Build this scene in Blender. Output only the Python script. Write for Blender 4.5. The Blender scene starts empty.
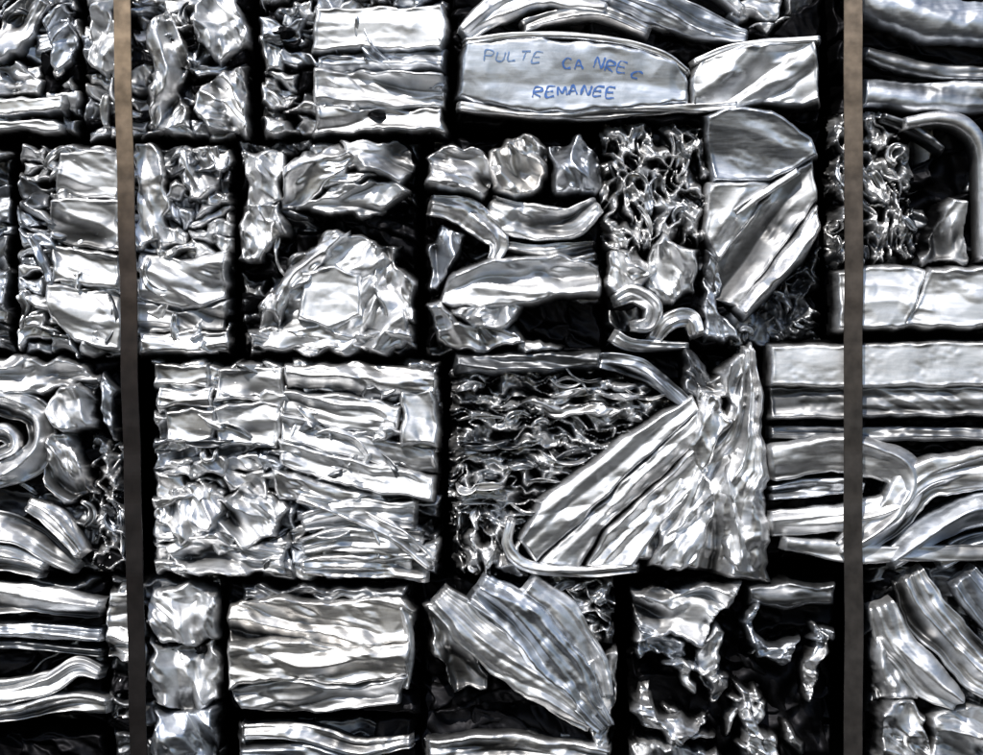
import bpy, math, random
import numpy as np
S=0.005; Z0=2.6
scene=bpy.context.scene; C=scene.collection
rng=random.Random(11)

# ---------------------------------------------------------------- noise
_p=np.random.RandomState(3).permutation(256); _p=np.concatenate([_p,_p,_p])
_a=np.linspace(0,2*np.pi,256,endpoint=False); _g=np.stack([np.cos(_a),np.sin(_a)],-1)
_v=np.random.RandomState(9).uniform(-1,1,256)
def pn(x,y,seed=0):
    x=x+seed*17.31; y=y+seed*9.77
    xi=np.floor(x).astype(int); yi=np.floor(y).astype(int); xf=x-xi; yf=y-yi
    xi&=255; yi&=255
    def gr(i,j,dx,dy):
        g=_g[_p[_p[(xi+i)&255]+((yi+j)&255)]]
        return g[...,0]*dx+g[...,1]*dy
    u=xf*xf*xf*(xf*(xf*6-15)+10); v=yf*yf*yf*(yf*(yf*6-15)+10)
    a=gr(0,0,xf,yf); b=gr(1,0,xf-1,yf); c=gr(0,1,xf,yf-1); d=gr(1,1,xf-1,yf-1)
    return (a+(b-a)*u)*(1-v)+(c+(d-c)*u)*v
def tri(x,y,seed=0):
    """facets: flat triangles between sharp creases"""
    x=x+seed*13.7; y=y+seed*7.13
    s=(x+y)*.366; X=x+s; Y=y+s
    i=np.floor(X).astype(int); j=np.floor(Y).astype(int); fx=X-i; fy=Y-j; i&=255; j&=255
    val=lambda a,b:_v[_p[_p[(i+a)&255]+((j+b)&255)]]
    v0=val(0,0); v3=val(1,1); v1=val(1,0); v2=val(0,1)
    return np.where(fx>fy,v0+(v1-v0)*fx+(v3-v1)*fy,v0+(v2-v0)*fy+(v3-v2)*fx)
def crease(u,v,seed):
    n1=pn(u,v,seed); n2=pn(u,v,seed+31); e=0.00012
    return (np.sqrt(n1*n1+e)-np.sqrt(n2*n2+e))*2.4+n1*0.3
def crumple(x,y,theta,w,stretch,amp,seed,fine=1.0,wob=20):
    t=math.radians(theta)
    X=x+pn(x/60,y/60,seed+5)*wob+pn(x/19,y/19,seed+7)*wob*.12; Y=y+pn(x/60,y/60,seed+6)*wob+pn(x/19,y/19,seed+8)*wob*.12
    u=-math.sin(t)*X+math.cos(t)*Y; v=math.cos(t)*X+math.sin(t)*Y
    h=amp*.95*tri(v/(w*stretch*1.15),u/(w*1.15),seed)
    h=h+amp*1.0*crease(v/(w*stretch*1.5),u/(w*1.5),seed+20)
    m=np.clip(pn(x/32,y/32,seed+15)*3+.5,.0,1.1)
    t2=t+.5; u2=-math.sin(t2)*X+math.cos(t2)*Y; v2=math.cos(t2)*X+math.sin(t2)*Y
    h=h+m*amp*.38*tri(v2/(w*stretch*.5)+3.3,u2/(w*.45)+1.7,seed+3)
    h=h+m*amp*.34*crease(v/(w*stretch*.6),u/(w*.5),seed+9)*min(1,fine*1.3)
    h=h+m*fine*(.75*tri(v/8,u/5,seed+13)+.3*crease(x/9,y/9,seed+14))
    return h
def sdf(px,py,poly):
    P=np.array(poly,float); n=len(P)
    d=np.full(px.shape,1e9); ins=np.zeros(px.shape,bool)
    for i in range(n):
        a=P[i]; b=P[(i+1)%n]; ex,ey=b-a
        wx=px-a[0]; wy=py-a[1]
        t=np.clip((wx*ex+wy*ey)/(ex*ex+ey*ey+1e-9),0,1)
        d=np.minimum(d,(wx-ex*t)**2+(wy-ey*t)**2)
        c=((a[1]>py)!=(b[1]>py))&(px<(b[0]-a[0])*(py-a[1])/((b[1]-a[1])+1e-12)+a[0])
        ins^=c
    return np.where(ins,np.sqrt(d),-np.sqrt(d))

# ---------------------------------------------------------------- materials
def metal(name,col,r0,r1,crevice_shade=(0.012,0.012,0.013),streak=1.0,dark=.6):
    m=bpy.data.materials.new(name); m.use_nodes=True; nt=m.node_tree; N=nt.nodes; L=nt.links
    b=N['Principled BSDF']; b.inputs['Metallic'].default_value=1.0
    tc=N.new('ShaderNodeTexCoord')
    n=N.new('ShaderNodeTexNoise'); n.inputs['Scale'].default_value=5; n.inputs['Detail'].default_value=9; n.inputs['Roughness'].default_value=.68; n.inputs['Distortion'].default_value=.6; L.new(tc.outputs['Object'],n.inputs['Vector'])
    mp=N.new('ShaderNodeMapping'); mp.inputs['Scale'].default_value=(10,10,60); mp.inputs['Rotation'].default_value=(0,.2,0); L.new(tc.outputs['Object'],mp.inputs['Vector'])
    n2=N.new('ShaderNodeTexNoise'); n2.inputs['Scale'].default_value=1.5; n2.inputs['Detail'].default_value=5; L.new(mp.outputs[0],n2.inputs['Vector'])
    cr=N.new('ShaderNodeValToRGB'); L.new(n.outputs['Fac'],cr.inputs[0])
    e=cr.color_ramp.elements; e[0].position=.32; e[1].position=.56
    e[0].color=(*[c*dark for c in col],1); e[1].color=(*col,1)
    at=N.new('ShaderNodeAttribute'); at.attribute_name='crevice_shade'  # vertex mask that paints crevice shade into the base colour
    mx=N.new('ShaderNodeMix'); mx.data_type='RGBA'; L.new(at.outputs['Fac'],mx.inputs[0]); L.new(cr.outputs[0],mx.inputs[6]); mx.inputs[7].default_value=(*crevice_shade,1)
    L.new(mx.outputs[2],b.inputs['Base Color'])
    mr=N.new('ShaderNodeMapRange'); L.new(n2.outputs['Fac'],mr.inputs[0]); mr.inputs[1].default_value=.3; mr.inputs[2].default_value=.7
    mr.inputs[3].default_value=r0; mr.inputs[4].default_value=r1; L.new(mr.outputs[0],b.inputs['Roughness'])
    bp=N.new('ShaderNodeBump'); bp.inputs['Strength'].default_value=.08*streak; bp.inputs['Distance'].default_value=.004
    L.new(n2.outputs['Fac'],bp.inputs['Height']); L.new(bp.outputs[0],b.inputs['Normal'])
    return m
M={'n':metal('aluminium_bare',(.90,.905,.915),.37,.50),
   'b':metal('aluminium_cool',(.68,.715,.77),.37,.50),
   'w':metal('aluminium_warm',(.85,.84,.825),.41,.53),
   's':metal('aluminium_satin',(.84,.85,.865),.44,.58,streak=.6,dark=.68),
   'd':metal('aluminium_dull',(.27,.28,.295),.38,.52),
   'k':metal('gap_shade_core',(.016,.016,.018),.45,.6)}  # k: near black, paints gap shade into cores and void pieces
def plain(name,col,rough,metallic=0,nscale=20,var=.5,spec=.5):
    m=bpy.data.materials.new(name); m.use_nodes=True; nt=m.node_tree; N=nt.nodes; L=nt.links
    b=N['Principled BSDF']; b.inputs['Metallic'].default_value=metallic; b.inputs['Roughness'].default_value=rough; b.inputs['Specular IOR Level'].default_value=spec
    tc=N.new('ShaderNodeTexCoord'); n=N.new('ShaderNodeTexNoise'); n.inputs['Scale'].default_value=nscale; n.inputs['Detail'].default_value=7
    L.new(tc.outputs['Object'],n.inputs['Vector']); cr=N.new('ShaderNodeValToRGB'); L.new(n.outputs['Fac'],cr.inputs[0])
    cr.color_ramp.elements[0].position=.32; cr.color_ramp.elements[1].position=.68
    cr.color_ramp.elements[0].color=(*[c*(1-var) for c in col],1); cr.color_ramp.elements[1].color=(*[min(1,c*(1+var*.4)) for c in col],1)
    L.new(cr.outputs[0],b.inputs['Base Color']); return m
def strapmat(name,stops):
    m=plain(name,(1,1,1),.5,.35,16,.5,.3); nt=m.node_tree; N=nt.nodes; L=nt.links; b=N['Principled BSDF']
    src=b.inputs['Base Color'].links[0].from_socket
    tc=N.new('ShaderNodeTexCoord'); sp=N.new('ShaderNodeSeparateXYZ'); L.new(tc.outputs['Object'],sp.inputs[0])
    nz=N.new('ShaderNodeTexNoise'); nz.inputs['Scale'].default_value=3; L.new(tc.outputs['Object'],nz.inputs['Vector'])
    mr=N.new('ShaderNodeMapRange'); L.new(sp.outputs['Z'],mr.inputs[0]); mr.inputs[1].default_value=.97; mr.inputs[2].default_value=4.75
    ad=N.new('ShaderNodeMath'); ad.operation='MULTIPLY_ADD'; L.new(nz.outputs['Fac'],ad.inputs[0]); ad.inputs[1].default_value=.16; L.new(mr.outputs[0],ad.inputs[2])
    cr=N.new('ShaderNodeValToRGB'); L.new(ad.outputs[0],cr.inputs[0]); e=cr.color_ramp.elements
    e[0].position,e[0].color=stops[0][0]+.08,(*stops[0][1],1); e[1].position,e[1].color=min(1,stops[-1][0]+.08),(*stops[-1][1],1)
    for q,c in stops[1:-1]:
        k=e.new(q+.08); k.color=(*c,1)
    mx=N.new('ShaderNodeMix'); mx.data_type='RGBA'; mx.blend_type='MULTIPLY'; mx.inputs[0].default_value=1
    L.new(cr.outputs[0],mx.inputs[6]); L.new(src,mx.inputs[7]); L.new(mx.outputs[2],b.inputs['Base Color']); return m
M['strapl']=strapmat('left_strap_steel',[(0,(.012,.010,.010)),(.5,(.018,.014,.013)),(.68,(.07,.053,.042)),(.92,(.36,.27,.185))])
M['strapr']=strapmat('right_strap_steel',[(0,(.04,.036,.034)),(.45,(.055,.049,.044)),(.72,(.11,.09,.074)),(.92,(.28,.22,.165))])
M['ink']=plain('blue_marker_ink',(.06,.16,.46),.6,0,45,.3)
M['ink2']=plain('faded_blue_marker_ink',(.16,.27,.50),.6,0,45,.3)
M['backdrop']=plain('gap_shade_backing',(.004,.004,.004),1,0,5,.2,0)  # matte black, so the gaps between bales stay in deep shade

# ---------------------------------------------------------------- mesh helper
class Bale: pass
cur=None
FP='folded_panel'
def W(x,y,h,o=None):
    o=(0,0,0) if o is None else o
    return np.stack([(x-491.5)*S-o[0],-h*S-o[1],Z0+(377.5-y)*S-o[2]],-1)
def link(name,V,F,mat,parent,crevice_shade=None):
    me=bpy.data.meshes.new(name); F=np.asarray(F,dtype=np.int32)
    me.vertices.add(len(V)); me.vertices.foreach_set('co',np.asarray(V,dtype=np.float32).ravel())
    k=F.shape[1]; me.loops.add(F.size); me.loops.foreach_set('vertex_index',F.ravel())
    me.polygons.add(len(F)); me.polygons.foreach_set('loop_start',np.arange(0,F.size,k,dtype=np.int32))
    me.polygons.foreach_set('loop_total',np.full(len(F),k,dtype=np.int32))
    me.update(calc_edges=True); me.validate()
    me.polygons.foreach_set('use_smooth',np.ones(len(me.polygons),bool))
    if crevice_shade is not None:
        a=me.attributes.new('crevice_shade','FLOAT','POINT'); a.data.foreach_set('value',np.asarray(crevice_shade,dtype=np.float32).ravel())
    me.materials.append(mat); o=bpy.data.objects.new(name,me); C.objects.link(o)
    if parent is not None: o.parent=parent
    return o
seedc=[1]
def nseed():
    seedc[0]+=1; return seedc[0]*1.37%211
def grid_faces(ny,nx):
    idx=np.arange(ny*nx).reshape(ny,nx)
    return np.stack([idx[:-1,:-1],idx[1:,:-1],idx[1:,1:],idx[:-1,1:]],-1)
def emit(name,poly,H,pitch,mat,label=None):
    b=cur; P=np.array(poly,float); x0,y0=P.min(0)-6; x1,y1=P.max(0)+6
    if x1<-8 or x0>991 or y1<-8 or y0>763: pitch=4
    xs=np.arange(x0,x1,pitch); ys=np.arange(y0,y1,pitch)
    if len(xs)<4 or len(ys)<4: return
    X,Y=np.meshgrid(xs,ys); h,d,g=H(X,Y)
    V=W(X,Y,h,b.o).reshape(-1,3); F=grid_faces(len(ys),len(xs))
    ok=(d>-6); m=ok[:-1,:-1]&ok[1:,:-1]&ok[1:,1:]&ok[:-1,1:]
    F=F[m]
    if len(F)<4: return
    u,inv=np.unique(F,return_inverse=True); F=inv.reshape(F.shape); V=V[u]; g=g.reshape(-1)[u]
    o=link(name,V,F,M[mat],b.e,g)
    if label: o['label']=label
def sheet(poly,z=0,th=0,w=22,st=3,amp=8,mat='n',name='crumpled_sheet',r=2.5,lip=1.5,tilt=(0,0),pitch=1.3,warp=5,authored=True,label=None,fine=.8,dome=0):
    """crushed sheet of metal: a creased surface inside an outline whose edges roll back into the bale"""
    b=cur; sd=nseed(); P=np.array(poly,float); cx,cy=P.mean(0); w=w*1.15; bz=b.z; wob=18
    if name in (FP,'written_panel','broad_fold'): warp=min(warp,2.2); fine*=.5; st=st*1.5; wob=9; r=3
    if name=='broad_fold': warp=1.3; wob=6
    if name=='written_panel': fine=.15; r=5
    def H(x,y):
        d=sdf(x+pn(x/26,y/26,sd+1)*warp*2.2+tri(x/8,y/8,sd+4)*warp*.35,y+pn(x/26,y/26,sd+2)*warp*2.2+tri(x/8,y/8,sd+6)*warp*.35,poly)
        h=crumple(x,y,th,w,st,amp,sd,fine,wob)
        lo=np.clip((-h/(amp+1e-3)-.25)*.95,0,.88)  # low folds darkened in the colour, as painted shade
        h=h+tilt[0]*(x-cx)+tilt[1]*(y-cy)+dome*np.sqrt(np.clip(d,0,30)/30)
        t=np.clip(1-d/r,0,1); hh=h*np.clip(.7+d/(3*r),.7,1)-r*(1-np.sqrt(np.clip(1-t*t,0,1)))*.9
        hh=hh+lip*(.2+1.6*np.abs(pn(x/20,y/20,sd+30))*2)*np.exp(-((d-2.2)/1.5)**2)
        hh=hh-np.clip(-d,0,9)*6
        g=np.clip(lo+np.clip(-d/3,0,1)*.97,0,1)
        return hh+z+bz,d,g
    emit(name,poly,H,pitch,mat,label)
    if authored: b.polys.append(poly)
    return H
def lace(poly,z=0,th=0,w=18,st=1.3,deep=20,mat='n',pitch=1.2,thin=.15,dens=2,name='torn_foil',ribbons=14):
    """densely packed torn foil: folded sheet edges standing around deep pits"""
    b=cur; sd=nseed(); bz=b.z; t=math.radians(th); w=w*1.12
    def H(x,y):
        d=sdf(x+pn(x/14,y/14,sd+1)*10,y+pn(x/14,y/14,sd+2)*10,poly)
        X=x+pn(x/40,y/40,sd+5)*22+pn(x/13,y/13,sd+7)*4+tri(x/9,y/9,sd+70)*2.6; Y=y+pn(x/40,y/40,sd+6)*22+pn(x/13,y/13,sd+8)*4+tri(x/9,y/9,sd+71)*2.6
        u=-math.sin(t)*X+math.cos(t)*Y; v=math.cos(t)*X+math.sin(t)*Y
        R_=np.zeros_like(x)-1
        for k in range(dens):
            n=pn(v/(w*st*(1+.35*k)),u/(w*(1-.25*k)),sd+11*k+3)
            lvl=.80+1.0*pn(x/18,y/18,sd+k+40)
            tk=thin*np.clip(1.05+3*pn(x/19,y/19,sd+50+k),.3,2.6)
            q=lvl*np.clip(1.12-(np.abs(n)/tk)*.75,-.6,1)+.12*tri(x/8,y/8,sd+k+90)
            R_=np.maximum(R_,q)
        base=6*tri(x/15,y/15,sd+60)+6*pn(x/35,y/35,sd+61)
        h=base+deep*(np.clip(R_,-.2,1.2)-1)+1.2*crease(x/12,y/12,sd+66)
        h=h-np.clip(4-d,0,14)*2
        g=np.clip(1.35-R_*1.9,0,.985)  # pits coloured almost black to deepen their shade
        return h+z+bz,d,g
    emit(name,poly,H,pitch,mat); b.polys.append(poly)
    flaps(poly,ribbons,z+2,th,(3,9),(14,40),amp=5)
def flaps(poly,n,z,th,wr=(5,12),lr=(25,70),amp=5,spread=28,mats='nnsbd'):
    """loose folded strips lying across the crushed face"""
    P=np.array(poly,float); a,c=P.min(0); b_,d_=P.max(0); k=0; t=0
    while k<n and t<n*15:
        t+=1; x=rng.uniform(a,b_); y=rng.uniform(c,d_)
        if not inside(x,y,poly): continue
        L=rng.uniform(*lr); ang=math.radians(th+rng.gauss(0,spread)); cv=rng.gauss(0,.4); w=rng.uniform(*wr); pts=[]
        for i in range(4):
            s=(i/3-.5)*L; a2=ang+cv*(i/3-.5)*2
            px,py=x+s*math.cos(a2),y+s*math.sin(a2); x0,y0,x1,y1=cur.r
            px=min(max(px,x0+4),x1-4); py=min(max(py,y0+4),y1-4)
            pts.append((px,py,w*rng.uniform(.5,1.4)*(.45 if i in(0,3) else 1)))
        if math.hypot(pts[0][0]-pts[3][0],pts[0][1]-pts[3][1])<9: continue
        band(pts,z+rng.uniform(-6,4),rng.uniform(.5,1),amp,.15,rng.choice(mats),'folded_strip',long=rng.uniform(25,70),dent=2); k+=1
def spline(pts,step=2.0):
    P=np.array(pts,float); n=len(P); Q=np.vstack([2*P[0]-P[1],P,2*P[-1]-P[-2]]); out=[]
    for i in range(1,n):
        p0,p1,p2,p3=Q[i-1],Q[i],Q[i+1],Q[i+2]; k=max(2,int(np.hypot(*(p2-p1)[:2])/step))
        t=np.linspace(0,1,k,endpoint=False)[:,None]
        out.append(.5*((2*p1)+(-p0+p2)*t+(2*p0-5*p1+4*p2-p3)*t*t+(-p0+3*p1-3*p2+p3)*t**3))
    out.append(P[-1:]); return np.vstack(out)
def band(pts,z=0,nf=1.0,amp=5,bulge=.3,mat='n',name='bent_strip',long=130,dent=1.5,sharp=.9):
    """a bent strip following a curved path; pts are (x, y, width); pleats run along its length"""
    b=cur; p=spline(pts,1.6); p[:,2]=np.maximum(p[:,2],2.5); n=len(p); s=np.concatenate([[0],np.cumsum(np.hypot(*np.diff(p[:,:2],axis=0).T))])
    T=np.gradient(p[:,:2],axis=0); T/=np.hypot(T[:,0],T[:,1])[:,None]+1e-9
    for _ in range(6): T[1:-1]=(T[:-2]+T[1:-1]*2+T[2:])/4
    N=np.stack([-T[:,1],T[:,0]],-1)
    wm=p[:,2].max(); k=max(9,int(wm/1.3)); t=np.linspace(-1.06,1.06,k); sd=nseed()
    Sg,Tg=np.meshgrid(s,t,indexing='ij'); tt=np.clip(Tg,-1,1)
    wid=p[:,2]/2; side=np.where(tt>0,1+.32*pn(Sg/40,Sg*0+.5,sd)+.05*tri(Sg/9,Sg*0,sd),1+.32*pn(Sg/40,Sg*0+.5,sd+1)+.05*tri(Sg/9,Sg*0,sd+1))
    X=p[:,0][:,None]+N[:,0][:,None]*wid[:,None]*tt*side; Y=p[:,1][:,None]+N[:,1][:,None]*wid[:,None]*tt*side
    nf=nf*.75; Tw=Tg+.4*pn(Sg/90,Tg*.7,sd+4)
    cr=amp*(sharp*tri(Sg/long,Tw*nf*1.5,sd)+1.15*crease(Sg/long,Tw*nf,sd+2)+.22*tri(Sg/long*2,Tw*nf*4,sd+12))
    k1=np.clip((1-abs(tt))*6,0.4,1); m=np.clip(pn(X/30,Y/30,sd+8)*2.4+.4,.0,1.1)
    h=bulge*wid[:,None]*(np.sqrt(np.clip(1-tt*tt,0,1))-.6)+cr*k1
    h=h+dent*(1.3*tri(X/24,Y/24,sd+2)+1.3*crease(X/30,Y/30,sd+3))*k1+dent*m*(.4*tri(X/7,Y/7,sd+5)+.3*crease(X/11,Y/11,sd+6))
    h=h+1.0*np.exp(-((abs(tt)-.95)/.04)**2)
    h=h-(abs(Tg)>1)*30
    e=np.minimum(Sg,s[-1]-Sg); h=h-np.clip(5-e,0,5)**1.9
    V=W(X,Y,h+z+b.z,b.o).reshape(-1,3); F=grid_faces(n,k).reshape(-1,4)
    a=V[F[len(F)//2]]; nrm=np.cross(a[1]-a[0],a[2]-a[0])
    if nrm[1]>0: F=F[:,::-1]
    g=np.clip(np.clip((-cr/(amp+.01)-.25)*.95,0,.88)+(abs(Tg)>1)*.9,0,1)  # pleat valleys and rolled edges get shade in their colour
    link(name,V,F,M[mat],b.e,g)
def inside(x,y,poly): return sdf(np.array([float(x)]),np.array([float(y)]),poly)[0]>0
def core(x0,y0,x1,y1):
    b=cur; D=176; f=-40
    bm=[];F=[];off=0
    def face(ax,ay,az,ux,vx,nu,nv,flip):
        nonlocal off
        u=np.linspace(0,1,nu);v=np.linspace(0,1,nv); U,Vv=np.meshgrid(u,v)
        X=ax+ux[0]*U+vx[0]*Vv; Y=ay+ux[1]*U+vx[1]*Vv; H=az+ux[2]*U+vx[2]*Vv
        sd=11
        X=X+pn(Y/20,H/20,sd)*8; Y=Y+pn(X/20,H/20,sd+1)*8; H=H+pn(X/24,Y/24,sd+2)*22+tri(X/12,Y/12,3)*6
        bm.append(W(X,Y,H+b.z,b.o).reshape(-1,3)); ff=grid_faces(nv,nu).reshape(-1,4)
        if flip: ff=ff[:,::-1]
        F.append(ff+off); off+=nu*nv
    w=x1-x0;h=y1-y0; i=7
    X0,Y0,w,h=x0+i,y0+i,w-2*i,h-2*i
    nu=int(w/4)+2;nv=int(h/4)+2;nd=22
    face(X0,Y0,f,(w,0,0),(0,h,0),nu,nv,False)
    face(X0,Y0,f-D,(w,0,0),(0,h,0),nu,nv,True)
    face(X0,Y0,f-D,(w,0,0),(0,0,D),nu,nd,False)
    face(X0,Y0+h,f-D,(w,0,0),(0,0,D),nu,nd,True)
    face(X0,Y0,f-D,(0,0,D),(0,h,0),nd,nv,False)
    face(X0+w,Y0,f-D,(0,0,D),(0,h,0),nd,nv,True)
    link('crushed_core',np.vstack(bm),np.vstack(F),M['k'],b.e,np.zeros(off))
def bale(x0,y0,x1,y1,label,z=0):
    global cur
    b=Bale(); b.r=(x0,y0,x1,y1); b.polys=[]; b.z=z
    b.o=((( x0+x1)/2-491.5)*S,0.5,Z0+(377.5-y1)*S)
    e=bpy.data.objects.new('scrap_bale',None); C.objects.link(e); e.location=b.o; e.empty_display_size=.2
    e['label']=label; e['category']='scrap bale'; e['group']='aluminium scrap bales stacked in rows'
    b.e=e; cur=b; core(x0,y0,x1,y1); return b
def cut(poly,cx,cy,nx,ny):
    A=[];B=[]
    for i in range(len(poly)):
        p=poly[i];q=poly[(i+1)%len(poly)]; dp=(p[0]-cx)*nx+(p[1]-cy)*ny; dq=(q[0]-cx)*nx+(q[1]-cy)*ny
        (A if dp>=0 else B).append(p)
        if dp*dq<0:
            t=dp/(dp-dq); m=(p[0]+(q[0]-p[0])*t,p[1]+(q[1]-p[1])*t); A.append(m);B.append(m)
    return A,B
def fill(size=60,th=0,spread=35,w=16,st=2.6,amp=9,z=-9,mats='nnnbsswd',zj=10,asp=1.4,nflap=0,tilt=18,fine=.8):
    """the crushed pieces packed between the big ones"""
    b=cur
    def rec(poly,depth):
        P=np.array(poly); w_,h_=P.max(0)-P.min(0)
        area=.5*abs(sum(poly[i][0]*poly[(i+1)%len(poly)][1]-poly[(i+1)%len(poly)][0]*poly[i][1] for i in range(len(poly))))
        if area<size*size*rng.uniform(.35,1.5) or depth>9:
            if area<90: return
            cx,cy=P.mean(0); q=[]
            for i in range(len(poly)):
                p0,p1=poly[i],poly[(i+1)%len(poly)]; q.append(p0)
                if math.hypot(p1[0]-p0[0],p1[1]-p0[1])>16: q.append(((p0[0]+p1[0])/2+rng.uniform(-5,5),(p0[1]+p1[1])/2+rng.uniform(-5,5)))
            bx=b.r; q=[(min(max(px+rng.uniform(-3,3),bx[0]+1),bx[2]-1),min(max(py+rng.uniform(-3,3),bx[1]+1),bx[3]-1)) for px,py in q]
            for A in b.polys:
                if all(inside(px*.7+cx*.3,py*.7+cy*.3,A) for px,py in q): return
            sheet(q,z+rng.uniform(-zj,zj),th+rng.gauss(0,spread),w*rng.uniform(.8,1.6),st*rng.uniform(.7,1.4),amp*rng.uniform(.7,1.25),rng.choice(mats),
                  tilt=(rng.gauss(0,.14),rng.gauss(0,.2)),pitch=1.5,warp=4,authored=False,lip=rng.uniform(0,2.5),fine=fine)
            return
        c=(P.max(0)+P.min(0))/2
        if w_/asp>h_*asp*rng.uniform(.7,1.4): ang=math.radians(rng.gauss(0,tilt))
        else: ang=math.radians(90+rng.gauss(0,tilt))
        px=c[0]+rng.uniform(-.18,.18)*w_; py=c[1]+rng.uniform(-.18,.18)*h_
        for q in cut(poly,px,py,math.cos(ang),math.sin(ang)):
            if len(q)>2: rec(q,depth+1)
    x0,y0,x1,y1=b.r; rec([(x0,y0),(x1,y0),(x1,y1),(x0,y1)],0)
    if nflap: flaps([(max(x0,-20)+4,max(y0,-20)+4),(min(x1,1000)-4,max(y0,-20)+4),(min(x1,1000)-4,min(y1,770)-4),(max(x0,-20)+4,min(y1,770)-4)],nflap,z+11,th)
def shards(poly,n,z=0,lr=(18,46),th=80,spread=50,mats='nnsb'):
    """jagged torn scraps, thin and pointed"""
    P=np.array(poly,float); a,c=P.min(0); b_,d_=P.max(0); k=0
    while k<n:
        x=rng.uniform(a,b_); y=rng.uniform(c,d_)
        if not inside(x,y,poly): continue
        L=rng.uniform(*lr); w=L*rng.uniform(.13,.3); an=math.radians(th+rng.gauss(0,spread)); ca,sa=math.cos(an),math.sin(an)
        loc=[(-L/2,0),(-L*.2,-w*rng.uniform(.3,1)),(L*.05,-w*.3),(L*.25,-w*rng.uniform(.3,1)),(L/2,rng.uniform(-w,w)*.5),(L*.2,w*.4),(0,w*rng.uniform(.4,1)),(-L*.25,w*.25)]
        pl=[(x+u*ca-v*sa,y+u*sa+v*ca) for u,v in loc]; x0,y0,x1,y1=cur.r
        pl=[(min(max(px,x0+2),x1-2),min(max(py,y0+2),y1-2)) for px,py in pl]
        sheet(pl,z+rng.uniform(-12,4),rng.uniform(0,180),12,2.5,8,rng.choice(mats),'jagged_shard',warp=2.5,lip=2.2,r=1.5,tilt=(rng.gauss(0,.3),rng.gauss(0,.3)),authored=False,pitch=1.3); k+=1
def R(x0,y0,x1,y1,j=3):
    q=lambda:rng.uniform(-j,j)
    return [(x0+q(),y0+q()),((x0+x1)/2,y0+q()),(x1+q(),y0+q()),(x1+q(),(y0+y1)/2),(x1+q(),y1+q()),((x0+x1)/2,y1+q()),(x0+q(),y1+q()),(x0+q(),(y0+y1)/2)]
# ================================================================ ROW 1
bale(-90,-140,76,132,'crumpled bale cut off by the top left corner, with flat bright strips along its base',-2)
sheet(R(-85,97,64,114),6,4,26,6,4,'n',FP); sheet(R(-85,118,60,131),4,3,20,6,3,'s',FP)
sheet([(-10,30),(30,-10),(44,10),(20,50),(0,60)],4,-50,18,3,9,'s'); sheet([(40,20),(60,0),(74,10),(74,60),(56,76)],0,-60,16,3,10,'b'); sheet([(-10,66),(16,62),(40,78),(34,92),(-10,92)],0,10,16,3,9,'s')
fill(28,-50,40,14,3,10,z=-16,mats='nkksb',nflap=4)
bale(84,-140,247,136,'top row bale of upright lumps crossed by the brown left strap',1)
sheet([(148,30),(166,12),(186,40),(182,100),(190,132),(150,130),(154,80)],5,95,18,2.8,13,'n'); sheet([(200,-10),(240,-10),(246,46),(220,66),(198,40)],3,60,17,2,13,'s'); sheet([(200,84),(246,66),(246,134),(214,134),(194,108)],4,40,17,2,12,'n')
sheet([(90,10),(118,-10),(122,60),(104,76),(88,60)],1,80,16,2,11,'s')
fill(26,75,40,13,3,11,z=-15,mats='nkkbs',nflap=7)
bale(262,-140,446,134,'top row bale with a plain bright panel over long horizontal folds',0)
sheet(R(314,8,443,50),6,-2,40,4,5,'s',FP); sheet(R(316,52,443,74),0,4,14,5,9,'b',FP); sheet(R(314,72,443,108),4,6,16,6,10,'s',FP); sheet(R(314,108,443,133),6,-3,18,5,8,'n',FP)
sheet(R(262,20,306,42),3,0,14,3,5,'b')
fill(24,10,50,12,2,8,mats='nsdkb',nflap=3)
bale(455,-140,822,122,'wide top row bale with blue handwriting on a smooth buckled panel',2)
Hw=sheet([(466,42),(520,40),(580,42),(640,50),(678,64),(688,84),(686,104),(620,112),(540,114),(474,104),(458,98),(462,66)],9,6,60,5,5,'b','written_panel',lip=1,label='smooth buckled panel with blue handwriting')
sheet([(690,84),(700,60),(740,48),(815,42),(820,70),(818,102),(760,106),(720,112),(690,108)],8,-38,26,4,11,'s',FP,lip=2)
band([(462,44,8),(520,37,7),(600,40,8),(660,55,7),(690,76,6)],11,1,1,1,'n','rolled_rim',dent=.3); band([(690,64,7),(740,47,8),(822,40,7)],9,1,1,1,'n','rolled_rim',dent=.3)
band([(456,106,10),(540,116,12),(640,112,10),(740,106,9)],9,1,2,.5,'n','rolled_rim',dent=.8)
band([(462,38,16),(496,10,32),(550,-8,32),(610,6,26)],2,1.0,8,.4,'s',dent=1); band([(520,28,12),(560,16,16),(600,14,18),(650,34,14)],4,.8,5,.5,'n',dent=1)
band([(600,-14,36),(660,8,38),(720,30,24),(750,36,10)],0,1.2,9,.3,'b',dent=1); band([(690,-24,20),(720,-6,16),(744,14,12)],4,1,5,.4,'n')
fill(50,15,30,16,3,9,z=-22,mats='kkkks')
bale(840,-140,1060,110,'blue grey bale of broad smooth folds in the top right corner',-1)
sheet([(842,-130),(1058,-130),(1058,-10),(842,-10)],-4,5,34,4,8,'b',FP)
band([(858,-8,36),(900,10,46),(960,22,46),(1060,24,48)],6,.5,5,.8,'b','broad_fold',dent=.8,long=300,sharp=.4); band([(864,50,14),(920,66,18),(980,72,16),(1060,74,18)],-9,.4,3,.9,'d','broad_fold',dent=.6,long=240)
band([(862,92,30),(930,96,32),(1060,98,32)],1,.5,4,.8,'b','broad_fold',dent=.7,long=300,sharp=.4)
fill(90,8,15,24,4,8,z=-30,mats='kkkk')
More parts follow.
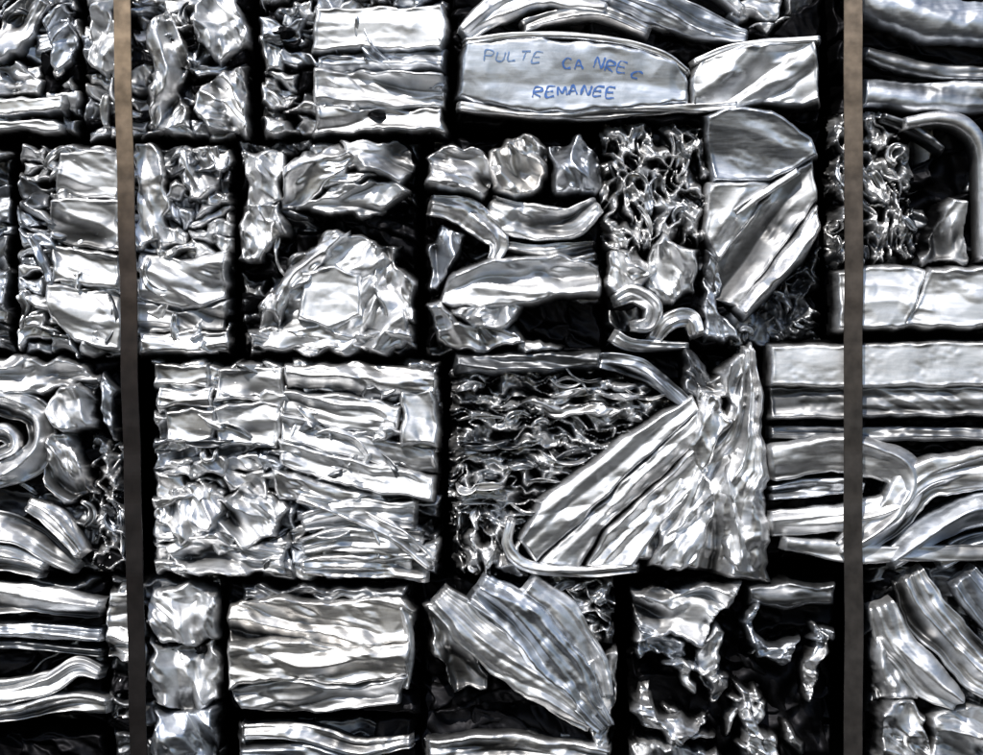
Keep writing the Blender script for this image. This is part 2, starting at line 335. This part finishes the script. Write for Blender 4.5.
# ================================================================ ROW 2
bale(-150,150,8,352,'bale at the left edge of the second row, only its corner showing',-4)
fill(45,10,30,16,3,9,mats='kdnb')
bale(18,146,230,354,'second row bale of layered flat sheets behind the brown left strap',2)
sheet([(60,154),(90,150),(120,152),(120,200),(84,196),(56,190)],6,12,20,3,7,'s',FP); sheet([(52,200),(86,198),(122,202),(120,252),(60,244),(48,226)],9,14,24,4,7,'s',FP); sheet([(54,246),(122,256),(120,290),(52,280)],6,10,18,5,7,'n',FP); sheet([(48,284),(122,294),(122,350),(76,342),(52,320)],8,12,22,4,8,'s',FP)
sheet([(138,148),(162,150),(170,205),(160,244),(138,250)],7,80,24,2,8,'n'); sheet([(140,254),(180,260),(228,254),(226,300),(180,310),(140,298)],8,10,18,3,9,'s',FP); sheet([(138,302),(180,312),(228,302),(226,330),(138,334)],6,6,16,5,7,'s',FP); sheet([(140,334),(228,330),(228,353),(140,353)],8,2,16,5,6,'n',FP)
sheet([(180,150),(222,148),(216,190),(190,200)],3,60,16,2,11,'n')
fill(23,60,50,14,2.4,9,z=-4,mats='nnssbd',zj=7,nflap=9)
bale(240,140,415,352,'second row bale with swirling folds above a swollen mound',0)
sheet([(284,176),(300,158),(330,148),(360,156),(334,176),(308,200),(286,212)],6,-30,16,4,12,'n'); sheet([(336,144),(398,142),(413,162),(404,184),(372,172),(350,164)],7,22,14,3,12,'s'); sheet([(300,208),(334,186),(380,180),(408,190),(384,212),(330,218)],6,-12,14,5,10,'s'); sheet([(318,184),(340,172),(372,176),(350,186)],8,10,14,3,7,'n')
sheet([(244,156),(282,150),(280,200),(250,206)],3,80,16,2,10,'s'); sheet([(242,208),(280,202),(288,232),(262,258),(242,256)],0,60,16,2,11,'n')
sheet([(250,346),(258,312),(282,280),(312,246),(340,232),(374,240),(392,262),(404,300),(412,346),(350,352)],5,-38,22,3,12,'s',tilt=(0,.1)); sheet([(302,274),(336,266),(360,276),(362,316),(330,330),(300,318)],11,10,36,3,5,'s',FP,warp=2.2)
sheet([(258,308),(288,270),(320,240),(346,234),(330,262),(296,288),(276,324)],11,-48,14,5,10,'n'); sheet([(252,334),(300,326),(360,334),(412,328),(413,349),(330,352),(252,350)],10,3,14,5,10,'n'); sheet([(372,246),(398,250),(413,290),(412,326),(388,322),(374,286)],9,70,15,3,12,'n')
fill(34,60,50,14,2,9,z=-20,mats='kdskk',nflap=6)
bale(428,140,600,352,'second row bale of big glossy lobes curling over a black hollow',2)
sheet([(430,156),(450,145),(474,150),(494,172),(484,198),(450,190),(430,182)],9,22,22,3,12,'n'); sheet([(490,150),(520,138),(550,148),(542,188),(514,196),(494,184)],6,60,19,2,15,'w'); sheet([(552,148),(582,140),(598,154),(597,194),(556,190)],4,80,16,2,14,'b')
band([(428,204,22),(468,214,28),(498,240,24),(492,266,14)],5,.8,9,.3,'n',dent=2.5); band([(488,204,22),(524,220,36),(566,224,34),(600,204,18)],7,1.0,10,.3,'s',dent=2.5); band([(494,248,14),(545,256,24),(598,250,18)],3,.8,8,.3,'n',dent=2)
sheet([(438,302),(454,276),(480,264),(510,258),(560,256),(598,266),(598,294),(540,300),(480,310)],8,-8,22,4,12,'s',FP); sheet([(430,246),(444,226),(462,236),(456,262),(440,288),(431,290)],-3,80,18,2.5,11,'b')
sheet([(430,302),(444,300),(452,322),(476,332),(508,326),(524,336),(500,351),(460,350),(436,338)],8,30,14,3,10,'n'); sheet([(452,308),(490,302),(524,308),(506,326),(470,328)],9,-10,12,2,11,'s'); sheet([(512,334),(540,338),(560,350),(520,351)],3,20,12,3,7,'s')
fill(46,20,40,16,3,9,z=-28,mats='kkkkd',nflap=0)
bale(606,126,822,346,'second row bale with lacy torn edges beside a wide diagonal band',3)
lace([(606,128),(700,128),(708,190),(698,246),(606,248)],2,80,17,1.2,20,'n',ribbons=12)
sheet([(610,252),(636,244),(654,268),(638,296),(610,292)],4,60,16,2,12,'n'); sheet([(644,262),(664,238),(694,248),(696,292),(668,302),(648,290)],6,70,16,2,12,'s')
band([(612,302,12),(632,294,20),(652,306,22),(648,324,16),(630,326,10)],8,.9,7,.3,'s',dent=2.5); band([(652,342,12),(668,322,22),(690,318,22),(698,338,14)],7,1,7,.3,'n',dent=2.5); band([(612,334,14),(630,344,16),(660,346,12),(690,346,8)],5,1,6,.4,'s')
sheet([(704,118),(726,108),(770,112),(810,140),(816,156),(772,180),(712,180)],8,14,44,4,9,'b','broad_fold')
sheet([(708,184),(772,182),(752,216),(718,262),(704,232)],0,-50,30,4,9,'s','broad_fold'); sheet([(704,254),(722,264),(716,300),(740,342),(704,340)],-2,70,18,2,9,'b')
sheet([(776,184),(812,160),(817,200),(760,276),(738,306),(712,300),(716,262)],6,-52,30,10,10,'s','broad_fold'); sheet([(817,206),(818,226),(800,262),(744,318),(734,308),(764,276)],9,-50,24,8,10,'n','broad_fold'); band([(730,216,8),(760,196,10),(800,170,8)],9,.6,3,.3,'n',dent=.8)
lace([(745,312),(820,250),(820,342),(736,344)],-14,60,18,1.6,18,'d',ribbons=4)
fill(50,60,50,16,2,8,z=-28,mats='kkd')
bale(832,114,1060,332,'second row bale at the right edge with a bright bent tube at its corner',0)
lace([(833,116),(886,116),(910,150),(914,250),(880,264),(834,264)],0,70,15,1.3,20,'n',ribbons=10)
band([(900,124,13),(940,119,15),(968,130,16),(981,160,16),(984,262,15)],11,.6,.6,1.1,'n','bent_tube',dent=.25); band([(880,116,10),(915,130,12),(945,152,8)],4,1,2,1,'d','bent_tube',dent=1)
sheet([(926,264),(934,226),(954,198),(972,204),(968,266)],4,105,20,3,10,'s'); sheet([(996,130),(1050,130),(1055,262),(992,262)],0,60,30,2,8,'d')
sheet([(834,272),(880,266),(926,270),(905,328),(836,330)],9,6,30,4,7,'s',FP); sheet([(930,270),(1055,266),(1055,326),(900,328)],10,0,34,5,7,'s',FP)
fill(60,60,40,18,2,8,z=-34,mats='kkd')
# ================================================================ ROW 3
bale(-95,358,124,572,'third row bale at the left edge with big rounded loops and swirls',0)
sheet([(-30,376),(10,358),(60,360),(98,374),(92,396),(50,386),(16,394),(-24,412)],5,-8,18,4,13,'s'); sheet([(52,392),(76,380),(96,400),(92,428),(66,434),(48,414)],9,40,26,1.6,9,'s',dome=10)
band([(-50,410,20),(0,402,30),(38,416,30),(40,448,28),(10,472,28),(-50,478,24)],8,.8,10,.4,'s',dent=3); band([(-30,438,16),(4,432,22),(14,446,16),(-4,456,12)],10,.8,6,.5,'n',dent=2); sheet([(50,436),(78,440),(84,470),(94,492),(56,500),(40,480)],3,50,16,2,12,'n'); sheet([(100,376),(116,392),(118,436),(102,424)],-2,70,16,2,10,'b')
sheet([(-90,490),(0,488),(36,500),(20,516),(-90,510)],-6,10,26,4,8,'d'); band([(-60,526,26),(10,528,30),(58,556,22),(78,570,12)],5,.9,9,.3,'s',dent=1.5); band([(-60,560,24),(0,558,26),(46,572,16)],6,1.0,8,.3,'n'); band([(26,502,12),(56,520,22),(84,556,14)],6,1.0,8,.3,'n',dent=1.5)
lace([(90,444),(122,440),(123,568),(90,568)],-8,80,15,1.4,18,'n',ribbons=5)
fill(40,50,60,16,2,9,z=-24,mats='kdkk',nflap=4)
bale(154,362,438,577,'large third row bale faced with brick like flattened panels',3)
for a in [(156,366,210,386),(157,387,213,407),(167,409,216,441),(217,370,284,401),(218,403,282,445)]: sheet(R(*a,3),6+rng.uniform(-3,3),rng.uniform(-12,14),20,2.6,6,rng.choice('snss'),FP,lip=2,tilt=(rng.gauss(0,.06),rng.gauss(0,.1)),warp=3)
sheet([(286,366),(360,362),(436,370),(434,396),(370,394),(286,388)],7,6,16,6,8,'n',FP); sheet([(284,392),(360,396),(400,406),(398,432),(340,430),(284,412)],8,10,16,5,8,'s',FP); sheet(R(402,390,437,444),9,20,28,2,6,'s',FP)
sheet([(282,412),(340,430),(434,448),(436,474),(360,460),(282,440)],7,14,15,6,8,'s',FP); sheet([(280,440),(360,460),(436,476),(432,500),(350,486),(284,466)],9,12,16,6,7,'s',FP); sheet([(270,466),(330,484),(372,496),(330,512),(280,496)],6,14,14,5,7,'n',FP)
sheet([(166,490),(196,480),(222,500),(214,528),(180,540),(160,520)],6,60,14,2.4,12,'n'); sheet([(220,496),(252,486),(286,504),(272,538),(240,544),(216,528)],8,30,14,2.4,12,'s'); sheet([(166,544),(214,530),(250,548),(288,536),(284,568),(230,577),(184,573)],8,8,12,4,11,'s')
for k,(y0,y1,y2) in enumerate([(566,564,568),(546,538,546),(522,512,516)]): band([(300,y0,16),(350,y1,26),(430-k*6,y2,28)],6+k%2*3,1.3,8,.3,'nss'[k],long=120,dent=2)
band([(296,494,16),(350,508,22),(400,536,20),(434,566,12)],11,.9,8,.3,'n')
fill(25,15,40,14,2.6,8,z=-4,mats='nsssbd',zj=7,nflap=12)
bale(452,352,764,574,'large third row bale with ragged black layers beside a broad diagonal fold',2)
P14=[(454,374),(600,372),(668,396),(640,440),(560,500),(524,530),(456,520)]
lace(P14,-4,4,11,3.4,24,'n',thin=.15,ribbons=0)
flaps(P14,34,0,4,(3,10),(16,56),amp=8,spread=9,mats='nnsdd')
sheet([(520,404),(600,400),(628,408),(600,416),(530,416)],5,0,14,4,6,'n'); sheet([(456,354),(600,352),(600,368),(456,374)],1,2,16,5,8,'d',FP); band([(596,360,14),(640,368,22),(670,390,18),(692,408,10)],3,1,6,.4,'b')
lace([(456,505),(510,516),(524,572),(462,572)],0,80,16,1.5,18,'n',ribbons=7)
sheet([(520,540),(540,500),(620,440),(692,396),(698,410),(640,462),(570,530),(536,562)],8,-40,26,12,7,'s','broad_fold',lip=1); sheet([(536,564),(572,530),(642,462),(698,410),(700,440),(660,478),(600,530),(580,566)],10,-42,26,12,9,'s','broad_fold',lip=1.5); sheet([(586,566),(606,530),(664,478),(700,440),(708,470),(664,520),(632,566)],7,-48,20,10,9,'n','broad_fold',lip=1)
band([(748,346,12),(742,404,44),(716,480,98),(698,572,130)],3,2.4,13,.1,'n','pleated_sheet',long=200,dent=2.2,sharp=1.2)
sheet([(700,398),(716,392),(726,420),(704,470),(690,452)],10,100,18,3,12,'n'); sheet([(660,524),(704,470),(716,500),(694,560),(650,568)],9,118,16,4,13,'s'); sheet([(728,456),(752,446),(762,500),(763,568),(732,570),(720,510)],8,84,18,3,13,'s')
band([(512,516,10),(508,545,14),(530,566,14),(590,571,12),(640,568,8)],10,1,3,.5,'n',dent=.8); sheet([(684,348),(700,352),(716,384),(706,400),(690,392)],0,70,20,2,10,'d'); sheet([(718,376),(730,360),(752,344),(758,396),(736,412)],6,100,16,3,12,'s'); sheet([(690,376),(706,384),(730,372),(724,396),(700,400)],8,20,12,2,8,'n')
fill(60,20,30,18,3,8,z=-34,mats='kkk')
bale(768,340,1065,560,'third row bale at the right edge with long curving bands under a smooth beam',1)
sheet([(770,346),(1060,340),(1060,386),(770,386)],10,0,60,10,2.5,'s','broad_fold',lip=1); sheet([(770,388),(1060,386),(1060,414),(770,418)],7,-1,18,14,5,'s','broad_fold')
band([(768,462,34),(830,454,40),(890,462,40),(908,488,34),(880,512,30),(768,524,26)],6,.8,7,.7,'s',long=260,dent=.8); band([(768,494,16),(830,486,20),(868,488,10)],-4,1,5,.4,'b')
band([(836,552,20),(890,518,40),(930,478,42),(1060,460,46)],8,1.0,9,.6,'n',long=260,dent=.8); band([(886,562,22),(940,524,32),(985,508,30),(1060,502,30)],4,.9,8,.5,'b',long=260,dent=.8); band([(936,562,18),(980,542,20),(1060,536,22)],-1,1.0,6,.4,'b')
band([(768,432,14),(860,434,16),(1060,434,16)],-8,1,4,.4,'d'); band([(780,542,14),(850,552,20),(930,552,16),(1060,552,18)],9,.6,3,.5,'s',dent=.6)
fill(90,5,20,20,4,7,z=-36,mats='kkk')
# ================================================================ ROW 4
bale(-95,582,104,722,'low fourth row bale at the left edge made of long flattened lengths',0)
band([(-95,598,28),(0,596,32),(60,602,30),(104,608,18)],6,1.0,8,.3,'s',long=200,dent=1.2); band([(-95,630,14),(0,630,16),(104,636,14)],-2,1.0,5,.3,'b'); band([(-95,648,6),(10,646,8),(104,654,8)],-8,1,4,.3,'d')
band([(-95,692,22),(0,692,24),(50,682,24),(78,666,20),(104,674,12)],6,1,8,.4,'s',long=200,dent=1.2); band([(-95,714,12),(0,714,16),(66,702,20),(112,704,18)],8,1,6,.3,'n',dent=1.2)
fill(70,4,15,18,4,7,z=-32,mats='kkkd')
bale(108,580,220,765,'narrow upright fourth row bale of rumpled sheets behind the left strap',-1)
sheet([(152,590),(190,584),(216,592),(214,640),(180,646),(152,634)],4,60,20,2,12,'s'); sheet([(152,642),(186,648),(217,640),(216,702),(180,710),(154,702)],5,75,24,2,11,'s'); sheet([(154,710),(190,714),(216,704),(216,762),(154,762)],3,70,20,2,12,'b'); sheet(R(108,590,140,660),3,10,18,2,11,'n')
fill(36,70,40,16,2,8,z=-18,mats='dkn',nflap=5)
bale(228,584,416,714,'fourth row bale of broad warm grey horizontal folds',2)
sheet([(230,604),(270,596),(330,600),(400,594),(414,610),(410,640),(350,648),(290,640),(230,646)],9,6,18,5,11,'w',FP,lip=1.5,warp=2.2); sheet([(230,642),(290,636),(350,646),(410,638),(410,672),(350,684),(280,676),(230,688)],10,-4,18,5,11,'w',FP,lip=1.5,warp=2.2)
sheet([(230,690),(290,676),(350,686),(406,674),(398,702),(320,712),(240,708)],9,-5,16,5,9,'s',FP,lip=1.5,warp=2.2); sheet(R(244,586,406,602),2,3,12,5,7,'d'); band([(402,602,8),(410,640,12),(404,690,10)],9,.8,5,.4,'s')
fill(44,0,20,14,3,7,z=-20,mats='kdk',nflap=0)
bale(422,580,613,760,'fourth row bale with folds slanting down to the right over a black gap',1)
band([(436,594,26),(480,636,40),(540,680,44),(598,720,30)],5,1.3,9,.2,'s',long=240,dent=1.3); band([(474,586,36),(522,620,50),(564,668,46),(608,730,18)],9,1.4,10,.2,'b',long=240,dent=1.3); band([(524,584,28),(560,614,36),(590,656,30),(606,700,16)],6,1.2,8,.2,'s',long=200,dent=1.3)
sheet([(424,604),(446,604),(482,654),(488,690),(456,690),(430,640)],2,55,20,3,12,'n'); lace([(556,582),(611,582),(611,640),(588,636)],0,20,15,1.4,18,'n',ribbons=5)
sheet([(592,664),(612,650),(612,750),(598,750)],3,85,18,2,10,'n')
fill(70,40,20,18,3,8,z=-40,mats='kkk')
bale(634,580,838,775,'dark fourth row bale full of bright jagged shards and deep holes',0)
sheet([(636,594),(660,584),(690,590),(738,584),(730,606),(706,622),(700,642),(670,632),(640,640)],7,12,16,3,13,'s'); sheet([(746,588),(790,582),(834,586),(834,604),(790,608),(750,606)],-2,2,22,4,7,'d',FP)
sheet([(638,624),(672,632),(686,650),(676,664),(656,656),(640,662)],0,30,13,2,12,'b')
for pl,m in [([(636,684),(650,688),(660,714),(690,724),(706,716),(700,734),(672,738),(646,722),(636,712)],'n'),([(702,640),(716,618),(726,638),(714,668),(728,694),(718,700),(702,674)],'s'),([(636,750),(664,740),(694,754),(720,748),(724,766),(636,766)],'s'),
    ([(738,680),(748,692),(760,728),(782,748),(770,762),(748,752),(740,722)],'n'),([(746,612),(760,602),(756,636),(780,650),(800,642),(790,662),(762,662),(748,640)],'b'),([(812,620),(830,640),(820,680),(808,700),(800,688),(812,660)],'n')]:
    sheet(pl,rng.uniform(-8,2),rng.uniform(0,180),13,2.4,12,m,'jagged_shard',warp=6,lip=2.5,r=2,tilt=(rng.gauss(0,.2),rng.gauss(0,.2)))
shards([(640,644),(700,640),(720,610),(744,640),(740,764),(640,764)],11,-2); shards([(744,610),(832,616),(832,764),(744,764)],9,-4)
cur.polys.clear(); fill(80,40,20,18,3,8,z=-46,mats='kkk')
bale(872,566,1065,775,'fourth row bale at the right edge with steep diagonal ribs',1)
band([(880,600,26),(896,640,36),(930,680,36),(960,704,20)],6,1,9,.3,'s',long=240,dent=1.2); band([(906,572,36),(930,616,44),(974,664,44),(1012,696,28)],9,1.2,11,.3,'n',long=240,dent=1.2); band([(962,572,32),(990,606,42),(1040,656,44)],5,1.1,10,.3,'b',long=240,dent=1.2); band([(1010,572,38),(1050,620,46)],4,1.2,8,.3,'s')
sheet([(876,708),(900,698),(926,712),(930,765),(876,765)],5,30,18,2,12,'n'); sheet([(932,714),(980,700),(1055,712),(1055,765),(932,765)],6,12,20,3,12,'s'); sheet([(874,630),(890,650),(924,696),(876,700)],0,70,18,2,10,'s')
fill(40,40,30,14,2,8,z=-22,mats='kdd',nflap=2)
# ================================================================ ROW 5
bale(-95,736,102,940,'bottom row bale below the flattened lengths at the lower left corner',-4)
fill(50,5,30,18,3,8,z=-16,mats='dkb')
bale(238,724,416,940,'bottom row bale under the warm grey folds, only its top edge showing',-2)
band([(240,732,14),(300,732,18),(360,748,18),(414,742,12)],4,1,4,.4,'n'); band([(238,752,14),(300,752,16),(350,766,14)],5,1,4,.4,'b')
fill(50,0,30,16,3,8,z=-18,mats='dkb')
bale(424,738,614,940,'bottom row bale under the slanting folds, topped by a long flat strip',-5)
band([(426,752,24),(500,748,28),(612,758,24)],6,1,5,.4,'n')
fill(60,0,30,16,3,8,z=-16,mats='ddb')
bale(104,775,228,940,'narrow bottom row bale hidden under the upright bale',-5)
fill(60,0,30,18,3,8,z=-10,mats='dnb')
cur=None

# ---------------------------------------------------------------- handwriting on the panel
GL={'P':[[(0,1),(0,0),(.6,.05),(.7,.3),(.5,.5),(0,.5)]],'U':[[(0,0),(0,.8),(.3,1),(.6,.85),(.65,0)]],'L':[[(0,0),(0,1),(.6,.95)]],'T':[[(0,.05),(.7,0)],[(.35,0),(.35,1)]],
 'E':[[(.6,0),(0,.03),(0,1),(.65,.97)],[(0,.5),(.5,.48)]],'C':[[(.65,.12),(.3,0),(0,.45),(.2,.95),(.65,.9)]],'A':[[(0,1),(.33,0),(.68,1)],[(.12,.62),(.56,.6)]],
 'N':[[(0,1),(0,0),(.6,1),(.62,0)]],'R':[[(0,1),(0,0),(.55,.08),(.6,.35),(0,.52),(.65,1)]],'M':[[(0,1),(.08,0),(.38,.7),(.66,0),(.75,1)]]}
e_=[o for o in bpy.data.objects if o.get('label','').startswith('wide top row bale')][0]
def write(text,pts,hgt,adv,thick=.75,ink='ink',lab='blue marker handwriting'):
    p=spline(pts,1.0); s=np.concatenate([[0],np.cumsum(np.hypot(*np.diff(p,axis=0).T))]); pos=0
    for word in text.split(' '):
        V=[];F=[]
        for ch in word:
            jit=rng.uniform(-1.3,1.3); sl=rng.uniform(-.05,.4); hs=rng.uniform(.8,1.15)
            for st in GL[ch]:
                st=[((a+sl*(1-b))*adv*.95,(b-1)*hgt*hs+jit) for a,b in st]
                q=spline(st,.8) if len(st)>2 else np.array([[st[0][0]+(st[1][0]-st[0][0])*t,st[0][1]+(st[1][1]-st[0][1])*t] for t in np.linspace(0,1,12)])
                i=np.searchsorted(s,pos).clip(0,len(p)-2); d=p[i+1]-p[i]; d/=np.hypot(*d)
                X=p[i,0]+q[:,0]*d[0]-q[:,1]*d[1]; Y=p[i,1]+q[:,0]*d[1]+q[:,1]*d[0]
                T=np.gradient(np.stack([X,Y],-1),axis=0); T/=np.hypot(T[:,0],T[:,1])[:,None]+1e-9
                rows=[]; lw=thick*(1+.6*pn(X/4,Y/4,7)*2)
                for sg in (-1,0,1):
                    xx=X-T[:,1]*lw*sg; yy=Y+T[:,0]*lw*sg; h,_,_=Hw(xx,yy); rows.append(W(xx,yy,h+.8,tuple(e_.location)))
                rows=np.stack(rows,1).reshape(-1,3); ff=grid_faces(len(X),3).reshape(-1,4)+len(V)
                V+=rows.tolist(); F+=ff.tolist()
            pos+=adv*rng.uniform(.8,1.05)
        pos+=adv*.6
        o=link('handwritten_word',np.array(V),np.array(F)[:, ::-1],M[ink],e_,None); o['label']=lab
write('PULTE',[(484,62),(540,64),(560,66)],9.5,12.5,.62,'ink2','faint blue first handwritten word')
write('CA NREC',[(562,70),(610,73),(660,90)],9.5,13,.8)
write('REMANEE',[(532,99),(580,97),(640,101)],9.5,13,.9)

# ---------------------------------------------------------------- straps
def strap(xa,xb,w,mat,label):
    ys=np.arange(-150,950,4.0); t=(ys)/755.; xc=xa+(xb-xa)*t+pn(ys/90,ys*0,int(w))*1.6
    cs=[(-.5,-1.4),(-.5,0),(-.47,.8),(-.2,.55),(.2,.55),(.47,.8),(.5,0),(.5,-1.4),(-.5,-1.4)]
    hz=24+3*pn(ys/120,ys*0+.5,3)+1.2*pn(ys/25,ys*0+.5,5)
    X=np.stack([xc+a*w for a,_ in cs],1); Y=np.repeat(ys[:,None],len(cs),1); H=np.stack([hz+b for _,b in cs],1)
    o=(((xa+xb)/2-491.5)*S,-20*S,Z0+(377.5-950)*S)
    e=link('steel_strap',W(X,Y,H,o).reshape(-1,3),grid_faces(len(ys),len(cs)).reshape(-1,4),M[mat],None,None)
    for p in e.data.polygons: p.use_smooth=False
    e.location=o; e['label']=label; e['category']='strap'; e['group']='steel straps over the bales'
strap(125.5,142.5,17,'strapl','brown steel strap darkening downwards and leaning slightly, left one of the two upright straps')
strap(849.5,849.5,18.5,'strapr','straight brownish grey steel strap, the right one of the two upright straps')

y=1.3; me=bpy.data.meshes.new('added_backdrop'); z=[-.4,6]
me.from_pydata([(-4,y,z[0]),(4,y,z[0]),(4,y,z[1]),(-4,y,z[1])],[],[(0,1,2,3)]); me.materials.append(M['backdrop'])
o=bpy.data.objects.new('added_backdrop',me); C.objects.link(o); o['kind']='structure'  # unseen plane, added to keep sky out of the gaps

# ---------------------------------------------------------------- light, sky, camera
w=bpy.data.worlds.new('World'); scene.world=w; w.use_nodes=True; nt=w.node_tree
sk=nt.nodes.new('ShaderNodeTexSky'); sk.sky_type='NISHITA'; sk.sun_disc=False; sk.sun_elevation=math.radians(50); sk.sun_rotation=math.radians(200)
bg=nt.nodes['Background']; nt.links.new(sk.outputs[0],bg.inputs[0]); bg.inputs[1].default_value=.115
sl=bpy.data.lights.new('sun','SUN'); sl.energy=4.3; sl.angle=math.radians(.5); sl.color=(1,.95,.89)
so=bpy.data.objects.new('sun',sl); C.objects.link(so)
from mathutils import Vector
el=math.radians(50); az=math.radians(200)
dirv=Vector((math.sin(az)*math.cos(el),math.cos(az)*math.cos(el),math.sin(el)))
so.rotation_euler=dirv.to_track_quat('Z','Y').to_euler(); so.location=dirv*8
cd=bpy.data.cameras.new('camera'); co=bpy.data.objects.new('camera',cd); C.objects.link(co)
D=11.0; co.location=(0,-D,Z0); co.rotation_euler=(math.pi/2,0,0); cd.sensor_width=36; cd.lens=36*D/(983*S); cd.clip_end=200
scene.camera=co
scene.view_settings.view_transform='Standard'; scene.view_settings.look='None'; scene.view_settings.exposure=0
